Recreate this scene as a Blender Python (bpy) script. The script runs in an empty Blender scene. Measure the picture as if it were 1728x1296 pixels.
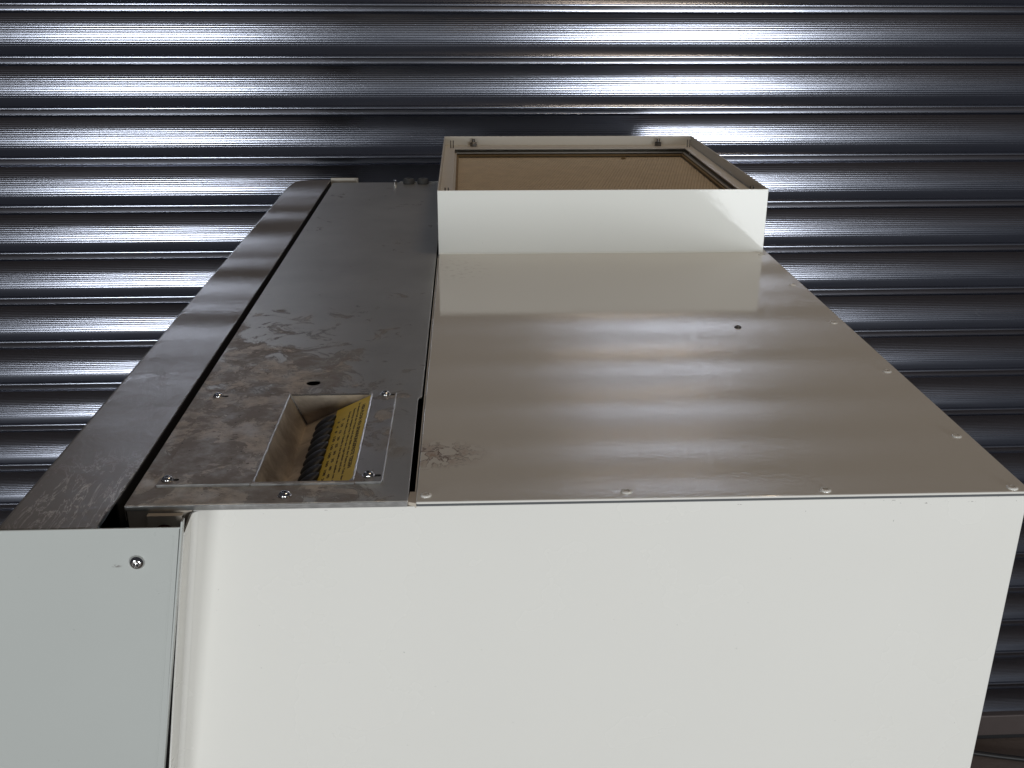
import bpy, bmesh, math, random
from mathutils import Vector, Matrix
random.seed(7)
scene = bpy.context.scene
COL = scene.collection
# ------------------------------------------------------------------ camera
cam = bpy.data.cameras.new('camera'); camo = bpy.data.objects.new('camera', cam); COL.objects.link(camo)
r_ = Vector((0.99907608, -0.04283923, 0.00343219)); u_ = Vector((0.01254177, 0.3670134, 0.9301311)); f_ = Vector((0.04110576, 0.92922869, -0.36721159))
m = Matrix((r_, u_, -f_)).transposed().to_4x4(); m.translation = Vector((0.0394, -0.64765, 0.345))
camo.matrix_world = m
cam.sensor_width = 36; cam.lens = 36.024; cam.clip_start = 0.02; cam.clip_end = 60
scene.camera = camo
# ------------------------------------------------------------------ world and lamps
w = bpy.data.worlds.new('World'); scene.world = w; w.use_nodes = True
bg = w.node_tree.nodes['Background']; bg.inputs[0].default_value = (0.80, 0.84, 1.0, 1); bg.inputs[1].default_value = 0.046
def area(name, loc, target, sx, sy, power, color):
    l = bpy.data.lights.new(name, 'AREA'); l.shape = 'RECTANGLE'; l.size = sx; l.size_y = sy; l.energy = power; l.color = color
    o = bpy.data.objects.new(name, l); COL.objects.link(o); o.location = loc
    o.rotation_euler = (Vector(target) - Vector(loc)).to_track_quat('-Z', 'Y').to_euler()
    return o
area('right_window_light', (1.75, -5.0, 0.05), (0.3, 0.5, -0.2), 1.3, 1.15, 138, (0.93, 0.97, 1.0))
area('left_window_light', (-2.3, -5.0, 0.05), (-0.2, 0.5, -0.2), 1.3, 1.15, 92, (0.93, 0.97, 1.0))
area('warm_ceiling_light', (0.75, 0.45, 2.2), (0.5, 0.8, 0.0), 0.7, 0.22, 8.8, (1.0, 0.79, 0.56))
low = area('duct_reflection_lamp', (1.80, -3.6, -0.62), (0.41, 0.7, 0.04), 0.8, 1.1, 18, (0.95, 0.98, 1.0))  # added lamp, placed to put a slanted bright reflection on the duct front
low.rotation_euler.rotate_axis('Z', math.radians(42))
scene.view_settings.view_transform = 'Standard'; scene.view_settings.look = 'None'
scene.view_settings.exposure = 0; scene.view_settings.gamma = 1

# ------------------------------------------------------------------ material helpers
class NT:
    def __init__(s, name):
        s.m = bpy.data.materials.new(name); s.m.use_nodes = True; s.t = s.m.node_tree; s.b = s.t.nodes['Principled BSDF']
        s.pos = s.t.nodes.new('ShaderNodeNewGeometry').outputs['Position']
    def n(s, k, **p):
        o = s.t.nodes.new(k)
        for a, v in p.items(): setattr(o, a, v)
        return o
    def l(s, a, b): s.t.links.new(a, b)
    def put(s, sock, v):
        if hasattr(v, 'links') or hasattr(v, 'is_linked'): s.l(v, sock)
        else: sock.default_value = v
    def set(s, **k):
        for a, v in k.items():
            a = a.replace('_', ' ')
            if isinstance(v, tuple) and len(v) == 3: v = (*v, 1)
            s.put(s.b.inputs[a], v)
    def mapping(s, scale=(1, 1, 1), loc=(0, 0, 0), rot=(0, 0, 0)):
        o = s.n('ShaderNodeMapping'); s.l(s.pos, o.inputs[0]); o.inputs['Scale'].default_value = scale; o.inputs['Location'].default_value = loc; o.inputs['Rotation'].default_value = rot
        return o.outputs[0]
    def noise(s, scale, detail=3, rough=.5, vec=None, dist=0):
        o = s.n('ShaderNodeTexNoise'); s.l(vec or s.pos, o.inputs['Vector']); o.inputs['Scale'].default_value = scale
        o.inputs['Detail'].default_value = detail; o.inputs['Roughness'].default_value = rough; o.inputs['Distortion'].default_value = dist
        return o.outputs['Fac']
    def math(s, op, a, b=0.0, c=0.0, clamp=False):
        o = s.n('ShaderNodeMath', operation=op); o.use_clamp = clamp
        s.put(o.inputs[0], a); s.put(o.inputs[1], b); s.put(o.inputs[2], c)
        return o.outputs[0]
    def ramp(s, v, a, b, c=0.0, d=1.0):
        o = s.n('ShaderNodeMapRange'); o.interpolation_type = 'SMOOTHSTEP'; s.put(o.inputs[0], v)
        for i, x in enumerate((a, b, c, d)): o.inputs[i + 1].default_value = x
        return o.outputs[0]
    def mix(s, f, a, b):
        o = s.n('ShaderNodeMix', data_type='RGBA'); s.put(o.inputs[0], f)
        s.put(o.inputs[6], (*a, 1) if isinstance(a, tuple) else a); s.put(o.inputs[7], (*b, 1) if isinstance(b, tuple) else b)
        return o.outputs[2]
    def xyz(s):
        o = s.n('ShaderNodeSeparateXYZ'); s.l(s.pos, o.inputs[0]); return o.outputs
    def near(s, p, r0, r1, sc=(1, 1, 1)):
        o = s.n('ShaderNodeVectorMath', operation='SUBTRACT'); s.l(s.pos, o.inputs[0]); o.inputs[1].default_value = p
        q = s.n('ShaderNodeVectorMath', operation='MULTIPLY'); s.l(o.outputs[0], q.inputs[0]); q.inputs[1].default_value = sc
        d = s.n('ShaderNodeVectorMath', operation='LENGTH'); s.l(q.outputs[0], d.inputs[0])
        return s.ramp(d.outputs['Value'], r0, r1, 1, 0)
    def bump(s, h, dist, strength=1.0, prev=None):
        o = s.n('ShaderNodeBump'); s.l(h, o.inputs['Height']); o.inputs['Distance'].default_value = dist; o.inputs['Strength'].default_value = strength
        if prev is not None: s.l(prev, o.inputs['Normal'])
        return o.outputs[0]

def paint(name, col, rough=.2, peel=.00008, scale=190, stains=False, scratch=False, chips=(), ior=1.5):
    k = NT(name)
    base = k.mix(k.noise(3.0, 2), tuple(c * .96 for c in col), tuple(min(1, c * 1.03) for c in col))
    specks = k.ramp(k.noise(420, 1), .82, .86)
    base = k.mix(specks, base, tuple(c * .45 for c in col))
    rg = k.ramp(k.noise(9, 5), .35, .7, rough * .85, rough * 1.25)
    if stains:
        e = k.noise(75, 6, .6, dist=.6)
        e2 = k.math('ABSOLUTE', k.math('SUBTRACT', e, .5))
        line = k.ramp(e2, .0, .035, 1, 0)
        area_ = k.near((0.010, 0.078, 0), .006, .036, (.7, 1.1, 1))
        blot = k.math('MULTIPLY', area_, k.ramp(e, .47, .62))
        base = k.mix(k.math('MULTIPLY', blot, .75), base, (.40, .28, .21))
        base = k.mix(k.math('MULTIPLY', k.math('MULTIPLY', line, area_), .9), base, (.10, .045, .03))
        rg = k.math('ADD', rg, k.math('MULTIPLY', area_, .15))
        m2 = k.near((0.030, 0.63, 0), .01, .05, (1, .6, 1))
        base = k.mix(k.math('MULTIPLY', m2, k.ramp(k.noise(120, 5), .5, .7, 0, .3)), base, (.35, .30, .26))
    h = k.math('ADD', k.noise(scale, 2.0, .5), k.math('MULTIPLY', k.noise(scale * .22, 2), .3))
    nb = k.bump(h, peel)
    if scratch:
        # scratched, once-wet film near the front corner of the cover
        area_ = k.near((-0.235, 0.02, 0), .01, .075, (1, .8, 1))
        s_ = k.noise(38, 5, .7, vec=k.mapping((1, .32, 1), rot=(0, 0, .7)), dist=1.6)
        ln = k.ramp(k.math('ABSOLUTE', k.math('SUBTRACT', s_, .5)), 0, .02, 1, 0)
        ln = k.math('MULTIPLY', ln, area_)
        base = k.mix(k.math('MULTIPLY', ln, .85), base, (.90, .88, .86))
        a2 = k.near((-0.25, 0.15, 0), .08, .26, (1.6, 1, 1))
        wet = k.noise(26, 6, .6, dist=1.0)
        rg = k.math('ADD', rg, k.math('MULTIPLY', k.math('MULTIPLY', a2, k.ramp(wet, .45, .6)), .07))
        base = k.mix(k.math('MULTIPLY', a2, k.ramp(wet, .5, .62, 0, .35)), base, (.22, .17, .15))
        nb = k.bump(k.math('MULTIPLY', wet, a2), .0008, .4, nb)
    for c, r0, r1, sc, ns, th in chips:
        a3 = k.math('MULTIPLY', k.near(c, r0, r1, sc), k.ramp(k.noise(ns, 3, .7, vec=k.mapping((.45, 1, 1.6))), th, th + .03))
        base = k.mix(k.math('MULTIPLY', a3, .85), base, (.13, .11, .10))
    k.set(Base_Color=base, Roughness=rg, Normal=nb, IOR=ior)
    return k.m
M = {}
WHITE = (.74, .722, .67)
M['paint'] = paint('white_paint', WHITE, .24, .00003, chips=[((.405, 0, -.0068), .02, .05, (.5, 1, 9), 330, .66), ((.26, 0, -.006), .02, .05, (.5, 1, 14), 330, .68), ((-.06, 0, -.006), .02, .05, (.5, 1, 14), 330, .68)])
M['top'] = paint('white_paint_top', WHITE, .032, .000052, 240, stains=True)
M['duct'] = paint('duct_paint', (.80, .80, .75), .06, .00003, 160)
M['cover'] = paint('grey_cover_paint', (.27, .255, .24), .045, .00005, 210, scratch=True, ior=1.8)
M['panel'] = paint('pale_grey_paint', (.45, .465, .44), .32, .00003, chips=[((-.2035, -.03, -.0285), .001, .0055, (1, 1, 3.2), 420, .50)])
M['inner'] = paint('duct_inner_paint', (.66, .62, .54), .45, .00003)

def metal(name, col, rough, amount, recess=False):
    k = NT(name); X, Y, Z = k.xyz()
    base = k.mix(k.noise(7, 5, .6), tuple(c * .7 for c in col), tuple(c * 1.25 for c in col))
    grain = k.noise(60, 4, .7, vec=k.mapping((.25, 6, 1)))
    big = k.noise(9, 3, .5)
    region = k.math('MULTIPLY', k.ramp(Y, .62, .15), k.ramp(X, -.01, -.13, .25, 1))
    n1 = k.noise(26, 10, .68, dist=.9)
    st = k.math('ADD', n1, k.math('SUBTRACT', k.math('MULTIPLY', region, .28 * amount), .16))
    st = k.math('ADD', st, k.math('MULTIPLY', k.math('SUBTRACT', big, .5), .35))
    mask = k.math('MULTIPLY', k.ramp(st, .46, .57), k.ramp(k.noise(45, 8, .7), .3, .6, .45, 1))
    edge = k.ramp(k.math('ABSOLUTE', k.math('SUBTRACT', st, .52)), 0, .02, 1, 0)
    patch = k.noise(21, 12, .72, vec=k.mapping((1, 1, 1), (.3, .1, 0)), dist=.5)
    lightp = k.math('MULTIPLY', k.ramp(patch, .50, .53), k.ramp(k.noise(70, 8, .75), .38, .62, .35, 1))
    stcol = k.mix(lightp, (.27, .235, .205), (.60, .53, .45))
    spot = k.near((-.022, .092, 0), .004, .02, (1, .8, 1))
    mask = k.math('MAXIMUM', mask, k.math('MULTIPLY', spot, k.ramp(n1, .4, .55, 0, .7)))
    spec = k.ramp(k.noise(210, 3, .6), .66, .72)
    c = k.mix(mask, base, stcol); c = k.mix(k.math('MULTIPLY', edge, .45), c, (.05, .042, .04)); c = k.mix(k.math('MULTIPLY', spec, k.math('MULTIPLY', region, .7)), c, (.04, .035, .03))
    rg = k.math('ADD', k.math('MULTIPLY', grain, .10), k.math('ADD', rough, k.math('MULTIPLY', mask, .16)))
    mt = k.math('SUBTRACT', .80, k.math('MULTIPLY', mask, .55))
    h = k.math('ADD', k.math('MULTIPLY', n1, 1.0), k.math('MULTIPLY', grain, .15))
    k.set(Base_Color=c, Roughness=rg, Metallic=mt, Normal=k.bump(h, .0006, .35))
    return k.m
M['plate'] = metal('zinc_plate', (.60, .58, .53), .30, 1.0)
M['hplate'] = metal('stained_hopper_plate', (.58, .56, .53), .29, 1.35)
def trough():
    k = NT('dusty_trough'); n = k.noise(30, 8, .65, dist=.5)
    c = k.mix(k.ramp(n, .35, .65), (.32, .265, .21), (.60, .52, .42))
    c = k.mix(k.ramp(k.noise(60, 6, .7), .58, .66, 0, .5), c, (.42, .35, .27))
    k.set(Base_Color=c, Roughness=.5, Metallic=.45, Normal=k.bump(n, .0006, .4)); return k.m
M['trough'] = trough()
def simple(name, col, rough=.5, metal_=0.0, bump=0, scale=100, var=.15):
    k = NT(name)
    c = k.mix(k.noise(scale * .4, 4), tuple(x * (1 - var) for x in col), tuple(min(1, x * (1 + var)) for x in col))
    k.set(Base_Color=c, Roughness=rough, Metallic=metal_)
    if bump: k.set(Normal=k.bump(k.noise(scale, 4), bump))
    return k.m
M['steel'] = simple('bright_steel', (.62, .61, .60), .14, 1.0)
M['darksteel'] = simple('aged_steel', (.20, .19, .18), .35, 1.0)
M['edge'] = simple('cut_edge', (.50, .50, .49), .30, .9, .0003, 300, .4)
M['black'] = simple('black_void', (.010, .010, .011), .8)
M['rubber'] = simple('grey_rubber', (.075, .078, .08), .6)
M['cord'] = simple('black_cord', (.009, .0085, .009), .5, 0, .0002, 500)
M['red'] = simple('dark_red', (.08, .012, .010), .5)
M['yellow'] = simple('label_yellow', (.80, .60, .11), .5, 0, .0001, 300, .10)
M['ink'] = simple('label_ink', (.035, .025, .015), .6)
M['gasket'] = simple('ochre_gasket', (.25, .17, .075), .7, 0, .0005, 300, .3)
M['strand'] = simple('tan_mesh_metal', (.72, .60, .43), .5, .1)
M['filter'] = simple('brown_filter', (.54, .43, .30), .85, 0, .001, 400, .25)
M['beige'] = simple('beige_bracket', (.52, .46, .38), .4, 0, .0003, 60)
def shutter_mat():
    k = NT('galvanised_shutter')
    str_ = k.noise(14, 2, .5, vec=k.mapping((.35, 1, 9)))
    fine = k.noise(420, 2, .6, vec=k.mapping((.5, 1, 1)))
    c = k.mix(str_, (.31, .325, .38), (.34, .355, .41))
    scuff = k.ramp(k.noise(11, 8, .7, vec=k.mapping((.6, 1, 2.2)), dist=1.2), .66, .74)
    c = k.mix(k.math('MULTIPLY', scuff, .5), c, (.36, .35, .35))
    rg = k.math('ADD', k.ramp(str_, .3, .7, .19, .21), k.math('MULTIPLY', scuff, .04))
    k.set(Base_Color=c, Metallic=1.0, Roughness=rg)
    return k.m
M['shutter'] = shutter_mat()
M['bar'] = simple('bottom_bar_metal', (.10, .08, .075), .5, .3, .0004, 60)
def concrete():
    k = NT('concrete_floor'); n = k.noise(5, 8, .65)
    k.set(Base_Color=k.mix(n, (.10, .078, .068), (.18, .145, .125)), Roughness=.65, Normal=k.bump(k.noise(120, 5), .001)); return k.m
M['floor'] = concrete()

# ------------------------------------------------------------------ mesh helpers
WORLD = {}
def wloc(o):
    v = Vector((0, 0, 0))
    while o: v += o.location; o = o.parent
    return v
def obj(name, bm_or_me, mat, parent=None, label=None, sharp=18):
    if isinstance(bm_or_me, bmesh.types.BMesh):
        bmesh.ops.recalc_face_normals(bm_or_me, faces=bm_or_me.faces)
        me = bpy.data.meshes.new(name); bm_or_me.to_mesh(me); bm_or_me.free()
    else: me = bm_or_me; me.name = name
    cs = [v.co for v in me.vertices]
    c = Vector([(min(p[i] for p in cs) + max(p[i] for p in cs)) / 2 for i in range(3)])
    me.transform(Matrix.Translation(-c))
    me.materials.clear()
    for mm in (mat if isinstance(mat, list) else [mat]): me.materials.append(M[mm])
    me.polygons.foreach_set('use_smooth', [True] * len(me.polygons))
    me.set_sharp_from_angle(angle=math.radians(sharp))
    o = bpy.data.objects.new(name, me); COL.objects.link(o)
    if parent: o.parent = parent; o.location = c - wloc(parent)
    else: o.location = c
    if label: o['label'] = label
    return o
def box(bm, x0, x1, y0, y1, z0, z1, bev=0, seg=2):
    vs = [bm.verts.new((x, y, z)) for z in (z0, z1) for y in (y0, y1) for x in (x0, x1)]
    F = [(0, 1, 3, 2), (4, 6, 7, 5), (0, 4, 5, 1), (2, 3, 7, 6), (0, 2, 6, 4), (1, 5, 7, 3)]
    fs = [bm.faces.new([vs[i] for i in f]) for f in F]
    if bev:
        es = list({e for f in fs for e in f.edges})
        bmesh.ops.bevel(bm, geom=es, offset=bev, segments=seg, profile=.5, affect='EDGES')
    return bm
def B(*a, **k): return box(bmesh.new(), *a, **k)
def prism(bm, pts, d, bev=0, seg=2):
    """closed polygon (3-D points) pushed along d"""
    d = Vector(d); a = [bm.verts.new(p) for p in pts]; b = [bm.verts.new(Vector(p) + d) for p in pts]
    n = len(a); fs = [bm.faces.new(a), bm.faces.new(b[::-1])] + [bm.faces.new((a[i], b[i], b[(i + 1) % n], a[(i + 1) % n])) for i in range(n)]
    if bev:
        es = list({e for f in fs for e in f.edges}); bmesh.ops.bevel(bm, geom=es, offset=bev, segments=seg, profile=.5, affect='EDGES')
    return bm
def rect(x0, x1, y0, y1, r=0, n=5):
    if not r: return [(x0, y0), (x1, y0), (x1, y1), (x0, y1)]
    out = []
    for cx, cy, a0 in ((x1 - r, y0 + r, -90), (x1 - r, y1 - r, 0), (x0 + r, y1 - r, 90), (x0 + r, y0 + r, 180)):
        for i in range(n + 1):
            a = math.radians(a0 + 90 * i / n); out.append((cx + r * math.cos(a), cy + r * math.sin(a)))
    return out
def circ(x, y, r, n=28, sy=1): return [(x + r * math.cos(2 * math.pi * i / n), y + sy * r * math.sin(2 * math.pi * i / n)) for i in range(n)]
def plate(outer, holes, z0, z1, bev=.0003):
    """flat sheet with holes, made from a filled 2-D curve"""
    cu = bpy.data.curves.new('sheet', 'CURVE'); cu.dimensions = '2D'; cu.fill_mode = 'BOTH'
    t = (z1 - z0) / 2; cu.extrude = t - bev; cu.bevel_depth = bev; cu.bevel_resolution = 1; cu.offset = -bev
    for loop in [outer] + holes:
        sp = cu.splines.new('POLY'); sp.points.add(len(loop) - 1); sp.use_cyclic_u = True
        for p, q in zip(sp.points, loop): p.co = (q[0], q[1], 0, 1)
    o = bpy.data.objects.new('tmp', cu); COL.objects.link(o)
    dg = bpy.context.evaluated_depsgraph_get(); me = bpy.data.meshes.new_from_object(o.evaluated_get(dg))
    bpy.data.objects.remove(o); me.transform(Matrix.Translation((0, 0, (z0 + z1) / 2)))
    return me
def lathe(bm, prof, c, axis='z', n=32, spin=0):
    """prof: (radius, height) pairs"""
    rings = []
    for r, h in prof:
        ring = []
        for i in range(n):
            a = 2 * math.pi * i / n + spin; p = (r * math.cos(a), r * math.sin(a), h)
            if axis == '-y': p = (p[0], -p[2], p[1])
            ring.append(bm.verts.new(Vector(c) + Vector(p)))
        rings.append(ring)
    for a, b in zip(rings, rings[1:]):
        for i in range(n): bm.faces.new((a[i], a[(i + 1) % n], b[(i + 1) % n], b[i]))
    bm.faces.new(rings[0][::-1]); bm.faces.new(rings[-1])
    return bm
def tube(bm, pts, r, n=10):
    rings = []
    P = [Vector(p) for p in pts]
    for i, p in enumerate(P):
        t = (P[min(i + 1, len(P) - 1)] - P[max(i - 1, 0)]).normalized(); s = t.cross(Vector((0, 0, 1)) if abs(t.z) < .9 else Vector((1, 0, 0))).normalized(); u = s.cross(t)
        rings.append([bm.verts.new(p + r * (math.cos(2 * math.pi * k / n) * s + math.sin(2 * math.pi * k / n) * u)) for k in range(n)])
    for a, b in zip(rings, rings[1:]):
        for k in range(n): bm.faces.new((a[k], a[(k + 1) % n], b[(k + 1) % n], b[k]))
    bm.faces.new(rings[0][::-1]); bm.faces.new(rings[-1]); return bm

FLOOR = -1.482
# ------------------------------------------------------------------ the setting
o = obj('floor', B(-6, 6, -6, 1.9, FLOOR - .1, FLOOR), 'floor'); o['kind'] = 'structure'

# ------------------------------------------------------------------ roller shutter
def shutter():
    root = bpy.data.objects.new('roller_shutter', None); COL.objects.link(root)
    root.location = (0, 1.43037, FLOOR)
    root['label'] = 'closed galvanised steel roller shutter with horizontal ribbed slats behind the white machine'; root['category'] = 'roller shutter'
    pitch = .095; top0 = .2867 + 10 * pitch
    nsl = int((top0 + 1.406) / pitch) + 1
    prof = []      # one slat: v (down), t (towards the room)
    S = .0100
    def arc(v): x = (v - .0405) / .0375; return -S * (1 - x * x)
    prof.append((.0000, -.0030)); prof.append((.0008, -.0028))
    N = 300
    for i in range(N + 1):
        v = .003 + (.0772 - .003) * i / N
        rib = 0
        env = min(1, max(0, (v - .005) / .004)) * min(1, max(0, (.0645 - v) / .003))
        if env > 0:
            ph = (v - .003) / .0040 * 2 * math.pi
            rib = .000095 * env * (math.sin(ph) + .35 * math.sin(2 * ph + 1))
        prof.append((v, arc(v) + rib))
    e0 = arc(.0772)
    for i in range(1, 13):                       # bead
        a = math.pi * i / 12
        prof.append((.0772 + .0042 * (1 - math.cos(a)) , e0 + .0034 * math.sin(a) + .0012 * i / 12))
    for i in range(1, 9): q = i / 8; prof.append((.0856 + .0071 * q, e0 + .0012 - .0010 * math.sin(q * math.pi / 2)))
    for i in range(1, 7): a = math.pi * i / 6; prof.append((.0927 + .0010 * (1 - math.cos(a)), e0 + .0002 + .0012 * math.sin(a)))
    bm = bmesh.new(); X0, X1, nx = -3.2, 3.0, 40
    cols = []
    rnd = random.Random(3)
    for s in range(nsl):
        jit = (rnd.uniform(-.0006, .0006), rnd.uniform(-.004, .004))
        rows = []
        for v, t in prof:
            z = top0 - s * pitch - v
            if z < -1.406: break
            rows.append((z, t, v))
        vs = []
        for z, t, v in rows:
            tt = t + jit[0] + jit[1] * (v - .045)
            vs.append([bm.verts.new((X0 + (X1 - X0) * i / 8, 1.43037 - tt, z)) for i in range(9)])
        for a, b in zip(vs, vs[1:]):
            for i in range(8): bm.faces.new((a[i], b[i], b[i + 1], a[i + 1]))
    me = bpy.data.meshes.new('curtain'); bm.to_mesh(me); bm.free()
    obj('slat_curtain', me, 'shutter', root, sharp=60)
    bm = bmesh.new(); box(bm, X0, X1, 1.414, 1.440, -1.4665, -1.404, .003)
    obj('bottom_bar', bm, 'bar', root)
    bm = bmesh.new(); box(bm, X0, X1, 1.420, 1.436, FLOOR + .0005, -1.467, .002)
    obj('rubber_seal', bm, 'black', root)
    root.rotation_euler = (0, 0, .0078)
shutter()
# cable on the floor under the shutter
bm = bmesh.new()
tube(bm, [(1.0 + i * .03, 1.388 - .30 * max(0.0, i * .03 - .22) ** 1.25 + .0015 * math.sin(i * .9), FLOOR + .0065) for i in range(40)], .006)
o = obj('floor_cable', bm, 'cord'); o['label'] = 'thin black cable lying on the concrete floor before the shutter bottom'; o['category'] = 'cable'

# ------------------------------------------------------------------ the machine
mach = bpy.data.objects.new('machine_cabinet', None); COL.objects.link(mach); mach.location = (.12, .6, FLOOR)
mach['label'] = 'white painted steel machine cabinet with stained metal top plate and open duct box on top'; mach['category'] = 'machine'
# body: painted sheet walls.  The left front boundary runs diagonally (main_edge)
XR = .4455
bm = bmesh.new()
# front sheet: polygon in x,z with diagonal left side, folds forward at that side
zt = -.0042; zb = FLOOR + .05
FY = .0012
def ledge_x(z): return -.1567 - .159 * (-.0021 - z)      # diagonal fold of the front sheet
pts = [(ledge_x(zt), FY, zt), (XR, FY, zt), (XR, FY, zb), (ledge_x(-1.0), FY, -1.0)]
pts = [(ledge_x(zt), FY, zt), (XR, FY, zt), (XR, FY, zb), (ledge_x(-.42), FY, zb), (ledge_x(-.42), FY, -.42)]
prism(bm, pts, (0, .0015, 0), .0006, 2)
obj('front_sheet', bm, 'paint', mach)
# folded return strip towards the camera, along the diagonal
bm = bmesh.new()
rad = .0042; dep = .0265
sec = []
for i in range(7):
    a = math.pi / 2 * i / 6; sec.append((rad * (1 - math.sin(a)) - .0, FY - rad * (1 - math.cos(a))))
# section from concave fold: (dx, y); dx to the right of the fold
sec = [(rad * (1 - math.sin(math.pi / 2 * i / 6)), FY - .0004 - rad * (1 - math.cos(math.pi / 2 * i / 6))) for i in range(7)] + [(0.0, FY - dep)]
prev = None
for z in (zt - .0006, -.15, -.28, -.42, zb):
    x0 = ledge_x(max(z, -.42))
    tr = .010 if z > -.01 else 0
    a = [bm.verts.new((x0 + dx, y if z < -.01 else max(y, -.0235), z - (0 if z < -.01 else max(0, (FY - y) * .12)))) for dx, y in sec]
    b = [bm.verts.new((x0 + dx - .0012, max(y, FY - dep) if z < -.01 else max(y, -.0235), z - (0 if z < -.01 else max(0, (FY - y) * .12)))) for dx, y in sec]
    if prev:
        for i in range(len(sec) - 1):
            bm.faces.new((prev[0][i], a[i], a[i + 1], prev[0][i + 1])); bm.faces.new((prev[1][i], prev[1][i + 1], b[i + 1], b[i]))
        n = len(sec) - 1; bm.faces.new((prev[0][n], a[n], b[n], prev[1][n]))
    prev = (a, b)
obj('side_return', bm, 'paint', mach)
# side and back walls
bm = bmesh.new(); box(bm, XR - .0015, XR, FY + .0028, 1.236, zb, zt); obj('side_wall', bm, 'paint', mach)
bm = bmesh.new(); box(bm, -.2035, XR - .002, 1.2345, 1.236, zb, -.006); obj('back_wall', bm, 'paint', mach)
bm = bmesh.new(); box(bm, -.203, -.2018, .02, 1.234, zb, -.004); obj('inner_wall', bm, 'paint', mach)
bm = bmesh.new(); box(bm, -.0016, -.0004, .022, 1.2, -.06, -.0030); obj('gap_wall', bm, 'paint', mach)
# unseen black sheets added to stand in for the shade inside the gaps
bm = bmesh.new(); box(bm, -.2015, -.002, .006, 1.23, -.075, -.070); obj('interior_shade_sheet', bm, 'black', mach)
bm = bmesh.new(); box(bm, -.262, -.2036, -.018, 1.25, -.075, -.070); obj('gap_shade_sheet', bm, 'black', mach)
# top rail of the front under the metal plate
bm = bmesh.new(); box(bm, -.2030, -.1575, FY, FY + .0012, -.0190, -.0030, .0004); obj('front_rail', bm, 'beige', mach)
bm = bmesh.new(); box(bm, -.1880, -.1635, -.0045, -.0035, -.032, -.0052, .0003)
box(bm, -.1880, -.1635, -.0033, .0008, -.0064, -.0054)
br = obj('bracket', bm, 'beige', mach)
bm = bmesh.new(); lathe(bm, [(.0085, 0), (.0085, .0006)], (-.1765, -.0046, -.0205), '-y'); obj('red_plug', bm, 'red', br)
# top panel
me = plate(rect(0, XR + .0015, -.0004, .7055 + .505, .0012, 3), [], -.0019, 0, .0009)
topp = obj('top_panel', me, 'top', mach)
bm = bmesh.new(); box(bm, .0005, XR + .0010, .0002, .0012, -.0036, -.0019); obj('shadow_groove_strip', bm, 'rubber', mach)  # dark strip stands in for the shadow groove under the top panel
bm = bmesh.new(); prism(bm, [(-.0062, .0035, -.0015), (.0002, .0008, -.0015), (.0002, .0190, -.0015), (-.0052, .0190, -.0015)], (0, 0, -.004), .0004)
obj('corner_gusset', bm, 'beige', mach)
def rivet(x, y, z=0, parent=topp):
    bm = bmesh.new(); s = .0042
    lathe(bm, [(s, -.0001), (s, .0004), (s * .9, .0010), (s * .68, .0014), (s * .50, .0013), (s * .42, .0006), (s * .38, .0005), (s * .30, .0007), (s * .12, .0008)], (x, y, z), n=24)
    return obj('rivet', bm, 'top', parent, sharp=35)
rv = rivet(.007, .0097)
for x, y in ((.1519, .0100), (.2969, .0072), (.4352, .0060), (.4351, .0974), (.4353, .2454), (.4342, .3934), (.4338, .5416), (.4350, .6889)):
    c = rv.copy(); COL.objects.link(c); c.parent = topp; c.location = Vector((x, y, rv.location.z + wloc(topp).z)) - wloc(topp)
def torx(bm, c, R, h, axis, flange=0):
    n = 48; prof = [(R, 0), (R * 1.0, h * .25), (R * .93, h * .5), (R * .78, h * .78), (R * .60, h * .95), (R * .50, h * 1.0)]
    rings = []
    def P(a, r, z):
        p = (r * math.cos(a), r * math.sin(a), z)
        if axis == '-y': p = (p[0], -p[2], p[1])
        return Vector(c) + Vector(p)
    for r, z in prof: rings.append([bm.verts.new(P(2 * math.pi * i / n, r, z)) for i in range(n)])
    for f, z in ((1, h * .98), (.92, h * .25)):
        rings.append([bm.verts.new(P(2 * math.pi * i / n, R * .40 * f * (1 + .13 * math.cos(6 * 2 * math.pi * i / n)), z)) for i in range(n)])
    for a, b in zip(rings, rings[1:]):
        for i in range(n): bm.faces.new((a[i], a[(i + 1) % n], b[(i + 1) % n], b[i]))
    bm.faces.new(rings[-1]); return bm
bm = bmesh.new(); torx(bm, (.326, .3807, 0), .0038, .0022, 'z'); obj('screw', bm, 'darksteel', topp)

# stained metal plate with the round hole
HO = rect(-.1215, -.0455, .0345, .1990)
me = plate([(-.2042, .0018), (-.0057, .0018), (-.0063, .1940), (-.0033, .1975), (-.0033, 1.2335), (-.2042, 1.2335)],
           [circ(-.104, .2347, .0065), rect(-.1255, -.0415, .0340, .2030)], -.0014, 0, .0003)
mp = obj('metal_plate', me, 'plate', mach, 'bare zinc plate with brown stains and a round hole')
bm = bmesh.new(); box(bm, -.2040, -.0060, .0010, .0018, -.0042, -.0004, .0003); obj('front_lip', bm, 'edge', mp)
bm = bmesh.new(); box(bm, -.2046, -.2040, .0018, 1.2335, -.012, -.0006, .0002); obj('side_lip', bm, 'edge', mp)
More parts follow.
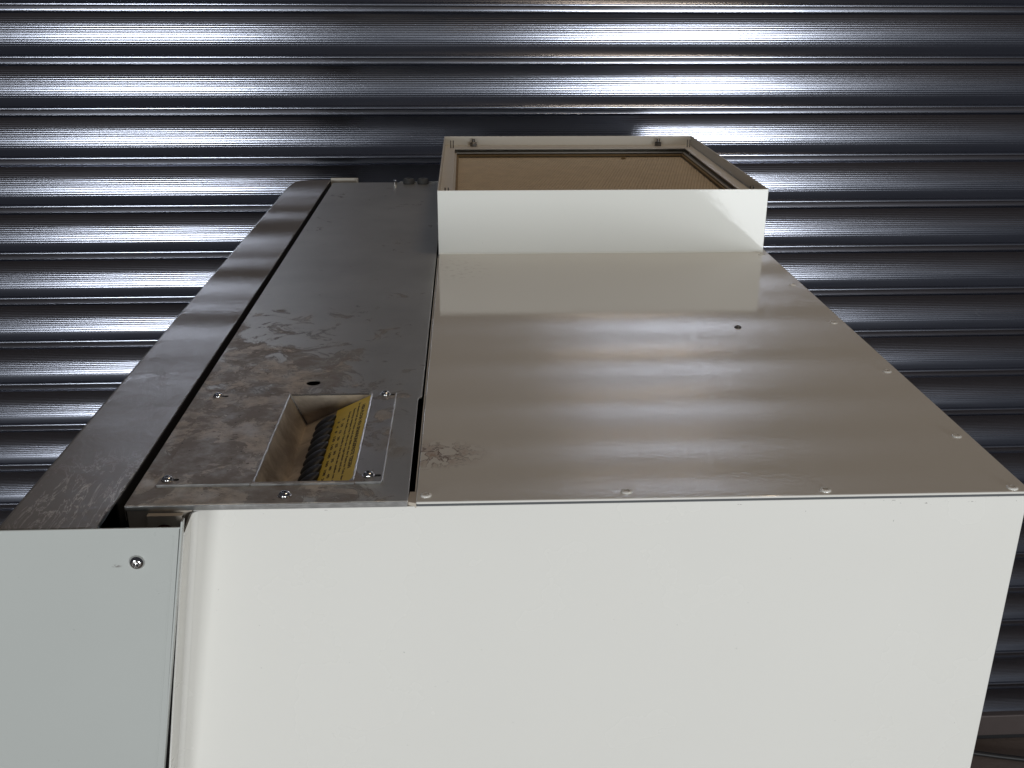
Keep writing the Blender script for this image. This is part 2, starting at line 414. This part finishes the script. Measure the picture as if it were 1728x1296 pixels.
# hopper insert: plate + V trough
me = plate(rect(-.1900, -.0262, .0295, .2045, .0008, 2), [rect(-.1200, -.0475, .0325, .2025)], .0003, .0017, .0003)
hp = obj('hopper_plate', me, 'hplate', mp, 'stained recessed insert plate held by four screws')
bm = bmesh.new(); box(bm, -.1895, -.1225, .0287, .0294, -.0001, .0021, .0003); box(bm, -.0455, -.0265, .0287, .0294, -.0001, .0021, .0003)
box(bm, -.1215, -.0465, .0287, .0294, -.0002, .0014, .0003); obj('bent_edge', bm, 'edge', hp)
bm = bmesh.new(); box(bm, -.0262, -.0257, .0310, .2040, .0004, .0019, .0002); obj('ground_edge', bm, 'edge', hp)
bx, bz = -.1075, -.0275
bm = bmesh.new()
def quad(*p): return bm.faces.new([bm.verts.new(q) for q in p])
y0, y1 = .0325, .2025; zt2 = .0008
quad((-.1200, y0, zt2), (-.1200, y1, zt2), (bx, y1, bz), (bx, y0, bz))
tr = obj('left_slope', bm, 'trough', hp)
bm = bmesh.new(); quad((bx, y0, bz), (bx, y1, bz), (-.0475, y1, zt2), (-.0475, y0, zt2)); ramp = obj('label_slope', bm, 'trough', hp)
bm = bmesh.new(); bm.faces.new([bm.verts.new(q) for q in ((-.1200, y1 - .0002, zt2), (-.0475, y1 - .0002, zt2), (bx, y1 - .0002, bz))]); obj('end_wall', bm, 'trough', hp)
bm = bmesh.new(); bm.faces.new([bm.verts.new(q) for q in ((-.1200, y0, zt2), (bx, y0, bz), (-.0475, y0, zt2))]); obj('end_wall', bm, 'trough', hp)
# welded rim of the trough
bm = bmesh.new()
def rough_rim(a, b, r, n=90):
    a = Vector(a); b = Vector(b); rr = random.Random(5); pts = []
    tube(bm, [a + (b - a) * i / n + Vector((rr.uniform(-.00025, .00025), 0, rr.uniform(-.00015, .00015))) for i in range(n + 1)], r, 8)
rough_rim((-.1202, .033, .0013), (-.1202, .2028, .0013), .0009)
rough_rim((-.0475, .033, .0013), (-.0475, .2000, .0013), .0009)
obj('weld_bead', bm, 'edge', hp)
bm = bmesh.new()
rough_rim((-.1185, .2026, .0010), (-.0500, .2026, .0010), .0007)
tube(bm, [(-.1196, .2018, .0008), (bx + .0004, .2016, bz + .001)], .0004)
obj('end_seam', bm, 'darksteel', hp)
# yellow label glued on the slope
sl = Vector((-.0475 - bx, 0, zt2 - bz)).normalized(); nrm = Vector((-sl.z, 0, sl.x)); L = Vector((-.0475, 0, zt2))
def onslope(s, y, h): p = L - sl * s + nrm * h; return Vector((p.x, y, p.z))     # s = distance down from the rim
bm = bmesh.new(); prism(bm, [onslope(.0008, .0385, .0002), onslope(.0008, .2005, .0002), onslope(.0345, .2005, .0002), onslope(.0345, .0328, .0002), onslope(.008, .0328, .0002)], nrm * .0003)
lab = obj('warning_label', bm, 'yellow', ramp, 'yellow label with rows of small dark lettering')
bm = bmesh.new(); prism(bm, [onslope(.0009, .0330, .0004), onslope(.0009, .0380, .0004), onslope(.0078, .0330, .0004)], nrm * .0002); obj('peeled_corner', bm, 'edge', lab)
def text(s, size, sdist, ystart, length, bold=0.0):
    cu = bpy.data.curves.new('t', 'FONT'); cu.body = s; cu.size = size; cu.offset = bold; cu.extrude = .00004
    o = bpy.data.objects.new('t', cu); COL.objects.link(o); dg = bpy.context.evaluated_depsgraph_get()
    me = bpy.data.meshes.new_from_object(o.evaluated_get(dg)); bpy.data.objects.remove(o)
    xs = [v.co.x for v in me.vertices]; k = length / (max(xs) - min(xs)); x0 = min(xs)
    org = onslope(sdist, ystart, .00058)
    for v in me.vertices:
        p = org + Vector((0, -1, 0)) * ((v.co.x - x0) * k) + sl * v.co.y + nrm * v.co.z
        v.co = p
    return me
def writing(lines):
    bmj = bmesh.new()
    for a in lines: bmj.from_mesh(text(*a))
    me = bpy.data.meshes.new('lettering'); bmj.to_mesh(me); bmj.free(); return me
obj('title_lettering', writing([('HSA FLCHA VEA SPANNUNGSPASTE TEIGEN', .0044, .0078, .1850, .125, .00012)]), 'ink', lab)
obj('fine_lettering', writing([
    ('In diesem Fall die Walze und das Sieb mit der Paste im Takt der', .0026, .0118, .1930, .150, .00006),
    ('Spannung reinigen. Die Teile in der Lage halten und den', .0026, .0158, .1850, .125, .00006),
    ('Druck der Rolle nach Tabelle in der Reihe ein stellen mit Anzug', .0026, .0202, .1820, .145, .00006),
    ('5   10   15   20   25   30   35   40   45   50', .0030, .0255, .1720, .128, .0001),
    ('3   4   8   120  140  180  100  108  200  4', .0030, .0300, .1700, .128, .0001)]), 'ink', lab)
# twisted black cord lying on the slope, under the label edge
bm = bmesh.new()
for i in range(11):
    y = .1720 - i * .0140
    c = onslope(.0405, y, .0040)
    m4 = Matrix.Translation(c) @ Matrix.Rotation(-math.atan2(sl.z, sl.x), 4, 'Y') @ Matrix.Rotation(math.radians(-48), 4, 'Z') @ Matrix.Diagonal((.0066, .0118, .0036, 1))
    bmesh.ops.create_uvsphere(bm, u_segments=20, v_segments=12, radius=1, matrix=m4)
obj('twisted_cord', bm, 'cord', ramp, 'black twisted cord at the foot of the yellow label', sharp=60)
# button head screws on the plates: dome, cross recess, washer
def screw(name_parent, x, y, z, R=.0040, slot=None):
    bm = bmesh.new(); torx(bm, (x, y, z + .0006), R, R * .62, 'z'); lathe(bm, [(R * 1.12, 0), (R * 1.12, .0005), (R * 1.0, .0007)], (x, y, z), n=32)
    o = obj('screw', bm, 'steel', name_parent, sharp=35)
    if slot:
        bm = bmesh.new(); prism(bm, [Vector((px, py, z + .00004)) for px, py in rect(x, x + slot, y - .0016, y + .0016, .0015, 4)], (0, 0, .00012)); obj('screw_slot', bm, 'black', name_parent)
    return o
s0 = screw(hp, -.1826, .2000, .0017, slot=.0090); screw(hp, -.0356, .1990, .0017, slot=.0085); screw(hp, -.0367, .0395, .0017, slot=.0095); screw(hp, -.1836, .0375, .0017, slot=.0085)
screw(mp, -.0944, .0130, 0, .0043)
# small fittings at the far end of the plate
for x in (-.0664, -.0407):
    bm = bmesh.new(); lathe(bm, [(.0100, 0), (.0105, .003), (.0102, .007), (.0085, .0095), (.0035, .0098), (.0028, .006)], (x, 1.2195, 0), n=36); obj('grommet', bm, 'rubber', mp, sharp=50)
bm = bmesh.new(); lathe(bm, [(.0040, 0), (.0040, .0035), (.0028, .006), (.001, .007)], (-.0911, 1.2202, 0), n=20); obj('bolt', bm, 'steel', mp)
bm = bmesh.new(); box(bm, -.0840, -.0040, 1.2280, 1.2325, .0001, .0022, .0005); obj('back_strip', bm, 'edge', mp)

# left cover: long glossy top strip with the front panel below it
bm = bmesh.new()
Y0 = -.0290
outline = [(-.2775, Y0), (-.2235, Y0), (-.2185, -.0270), (-.2130, .0030), (-.2125, .02), (-.2125, 1.2640), (-.2680, 1.2500), (-.2760, 1.2350), (-.2800, 1.1800), (-.2800, .3)]
outline = [(-.2785, Y0), (-.2135, Y0), (-.2145, -.012), (-.2128, .006), (-.2122, .05), (-.2122, 1.2620), (-.2660, 1.2560), (-.2745, 1.2440), (-.2785, 1.1950)]
prism(bm, [(x, y, 0) for x, y in outline], (0, 0, -.0015), .0005)
cov = obj('side_cover', bm, 'cover', mach, 'glossy grey cover strip with wet streaks and scratches')
# cover sides: rounded outer edge flange
bm = bmesh.new(); sec = [(-.2785 - .0035 * math.sin(math.pi / 2 * i / 6), -.0004 - .0035 * (1 - math.cos(math.pi / 2 * i / 6))) for i in range(7)] + [(-.2820, -1.30)]
prev = None
for y in (Y0 + .001, 1.195):
    cur = [bm.verts.new((x, y, z)) for x, z in sec[:-1] + [(-.2820 - .085, -.42), (-.2820 - .085, -1.30)]]
    if prev:
        for i in range(len(cur) - 1): bm.faces.new((prev[i], cur[i], cur[i + 1], prev[i + 1]))
    prev = cur
obj('outer_flange', bm, 'cover', cov)
bm = bmesh.new(); box(bm, -.2128, -.2118, .010, 1.262, -.030, -.0015); obj('shade_painted_flange', bm, 'black', cov)  # cover's inner side coloured black to stand for the unlit gap
bm = bmesh.new(); box(bm, -.2120, -.1630, 1.2600, 1.2615, -.02, .0035, .0004); box(bm, -.1630, -.1615, 1.2400, 1.2612, -.02, .0035, .0004); obj('rear_flange', bm, 'inner', cov)
# front panel, right side runs diagonally
bm = bmesh.new()
def px(z): return -.1556 - .180 * (.0024 - z)
zt3 = .0004
fp = [(-.2825, -.0300, zt3), (-.1570, -.0300, zt3), (px(-.42), -.0300, -.42), (px(-.42), -.0300, zb), (-.2825 - .085, -.0300, zb), (-.2825 - .085, -.0300, -.42)]
prism(bm, fp, (0, -.0016, 0), .0006)
pan = obj('front_panel', bm, 'panel', mach, 'pale cool grey panel with one round screw')
bm = bmesh.new()      # raised rolled edge along the diagonal
prev = None
for z in (.0050, -.15, -.42):
    x = px(z) + (.0000 if z < 0 else 0)
    cur = [bm.verts.new(p) for p in ((x - .0008, -.0318, z), (x + .0004, -.0318, z), (x + .0004, -.0262, z), (x - .0008, -.0262, z))]
    if prev:
        for i in range(4): bm.faces.new((prev[i], prev[(i + 1) % 4], cur[(i + 1) % 4], cur[i]))
    else: bm.faces.new(cur)
    prev = cur
bm.faces.new(prev[::-1]); obj('panel_edge', bm, 'panel', pan)
bm = bmesh.new()      # shallow score line beside the edge
prev = None
for z in (-.006, -.42):
    x = px(z) - .0052
    cur = [bm.verts.new(p) for p in ((x - .0006, -.0318, z), (x + .0006, -.0318, z), (x + .0006, -.0313, z), (x - .0006, -.0313, z))]
    if prev:
        for i in range(4): bm.faces.new((prev[i], prev[(i + 1) % 4], cur[(i + 1) % 4], cur[i]))
    prev = cur
obj('fold_line', bm, 'panel', pan)
bm = bmesh.new(); torx(bm, (-.1889, -.0316, -.0255), .0052, .0036, '-y'); obj('screw', bm, 'steel', pan, sharp=35)

# ------------------------------------------------------------------ duct box on top
DX0, DX1, DY0, DY1, DZ = -.0004, .4420, .7060, 1.2094, .0855
t = .0014
bm = bmesh.new()
box(bm, DX0, DX1, DY0, DY0 + t, .0003, DZ, .0006)
dd = obj('duct_box', bm, 'duct', mach, 'open white sheet metal box with recessed mesh filter')
bm = bmesh.new(); box(bm, DX0, DX0 + t, DY0 + t + .0002, DY1, .0003, DZ, .0004); obj('duct_wall', bm, 'inner', dd)
bm = bmesh.new(); box(bm, DX1 - t, DX1, DY0 + t + .0002, DY1, .0003, DZ, .0004); obj('duct_wall', bm, 'inner', dd)
bm = bmesh.new(); box(bm, DX0 + t + .0002, DX1 - t - .0002, DY1 - t, DY1, .0003, DZ, .0004); obj('duct_wall', bm, 'inner', dd)
me = plate(rect(DX0 + t + .0001, DX1 - t - .0001, DY0 + t + .0001, DY1 - t - .0001), [rect(.0185, .4225, .745, 1.168)], .0685, .0700, .0003)
obj('inner_ledge', me, 'inner', dd)
me = plate(rect(.0150, .4260, .735, 1.2010), [rect(.0215, .4205, .750, 1.176)], .0600, .0625, .0003)
fr = obj('filter_frame', me, 'inner', dd)
me = plate(rect(.0160, .4250, .738, 1.1900), [rect(.0250, .4170, .754, 1.168)], .0560, .0590, .0003)
obj('gasket', me, 'gasket', fr)
bm = bmesh.new(); box(bm, .0170, .4240, .740, 1.1890, .0440, .0470); obj('filter_pad', bm, 'filter', fr)
bm = bmesh.new()     # expanded mesh: zigzag strands
nx = 84; dx = .402 / nx; rows = 84; dy = .440 / rows
for r in range(rows):
    yb = .745 + r * dy; prev = None
    sg = 1 if r % 2 else -1
    for i in range(nx + 1):
        y = yb + sg * (dy * .5 if i % 2 else -dy * .5) * .92; x = .020 + (i + (r * .27) % 2 - 1) * dx; x = min(max(x, .0195), .4230); zz = .0535 + (.0004 if i % 2 else 0)
        cur = [bm.verts.new((x, y - .0008, zz)), bm.verts.new((x, y + .0008, zz + .0008)), bm.verts.new((x, y + .0008, zz - .0008))]
        if prev: bm.faces.new((prev[0], cur[0], cur[1], prev[1])); bm.faces.new((prev[1], cur[1], cur[2], prev[2]))
        prev = cur
me = bpy.data.meshes.new('mesh'); bm.to_mesh(me); bm.free()
obj('wire_mesh', me, 'strand', fr)
bm = bmesh.new(); bmesh.ops.create_icosphere(bm, subdivisions=2, radius=.0045, matrix=Matrix.Translation((.3120, 1.150, .0550)) @ Matrix.Diagonal((.8, 1, .7, 1)))
for v in bm.verts: v.co += Vector((random.uniform(-1, 1), random.uniform(-1, 1), random.uniform(-1, 1))) * .0007
obj('dirt_lump', bm, 'gasket', fr)
def hexnut(x, y, z):
    bm = bmesh.new(); lathe(bm, [(.0062, 0), (.0066, .0008), (.0066, .0058), (.0060, .0066)], (x, y, z), n=6, spin=.3)
    lathe(bm, [(.0030, .006), (.0030, .0115), (.0022, .0125)], (x, y, z), n=14); return obj('weld_nut', bm, 'darksteel', dd)
for x, y in ((.0515, 1.1960), (.3800, 1.1960), (.0560, .7170), (.3860, .7175)): hexnut(x, y, .0702)
def pins(x, y):
    bm = bmesh.new()
    for q in (-.0022, .0022): lathe(bm, [(.0009, 0), (.0009, .0125), (.0006, .013)], (x + q, y, .0702), n=8)
    return obj('split_pin', bm, 'darksteel', dd)
for x, y in ((.0135, 1.176), (.4310, 1.178), (.0115, .7400), (.4290, .7420)): pins(x, y)
# seam where the box meets the top panel
bm = bmesh.new(); tube(bm, [(-.0004, .7056, .0004), (.4415, .7056, .0004)], .0012, 8); obj('sealant_bead', bm, 'duct', dd)
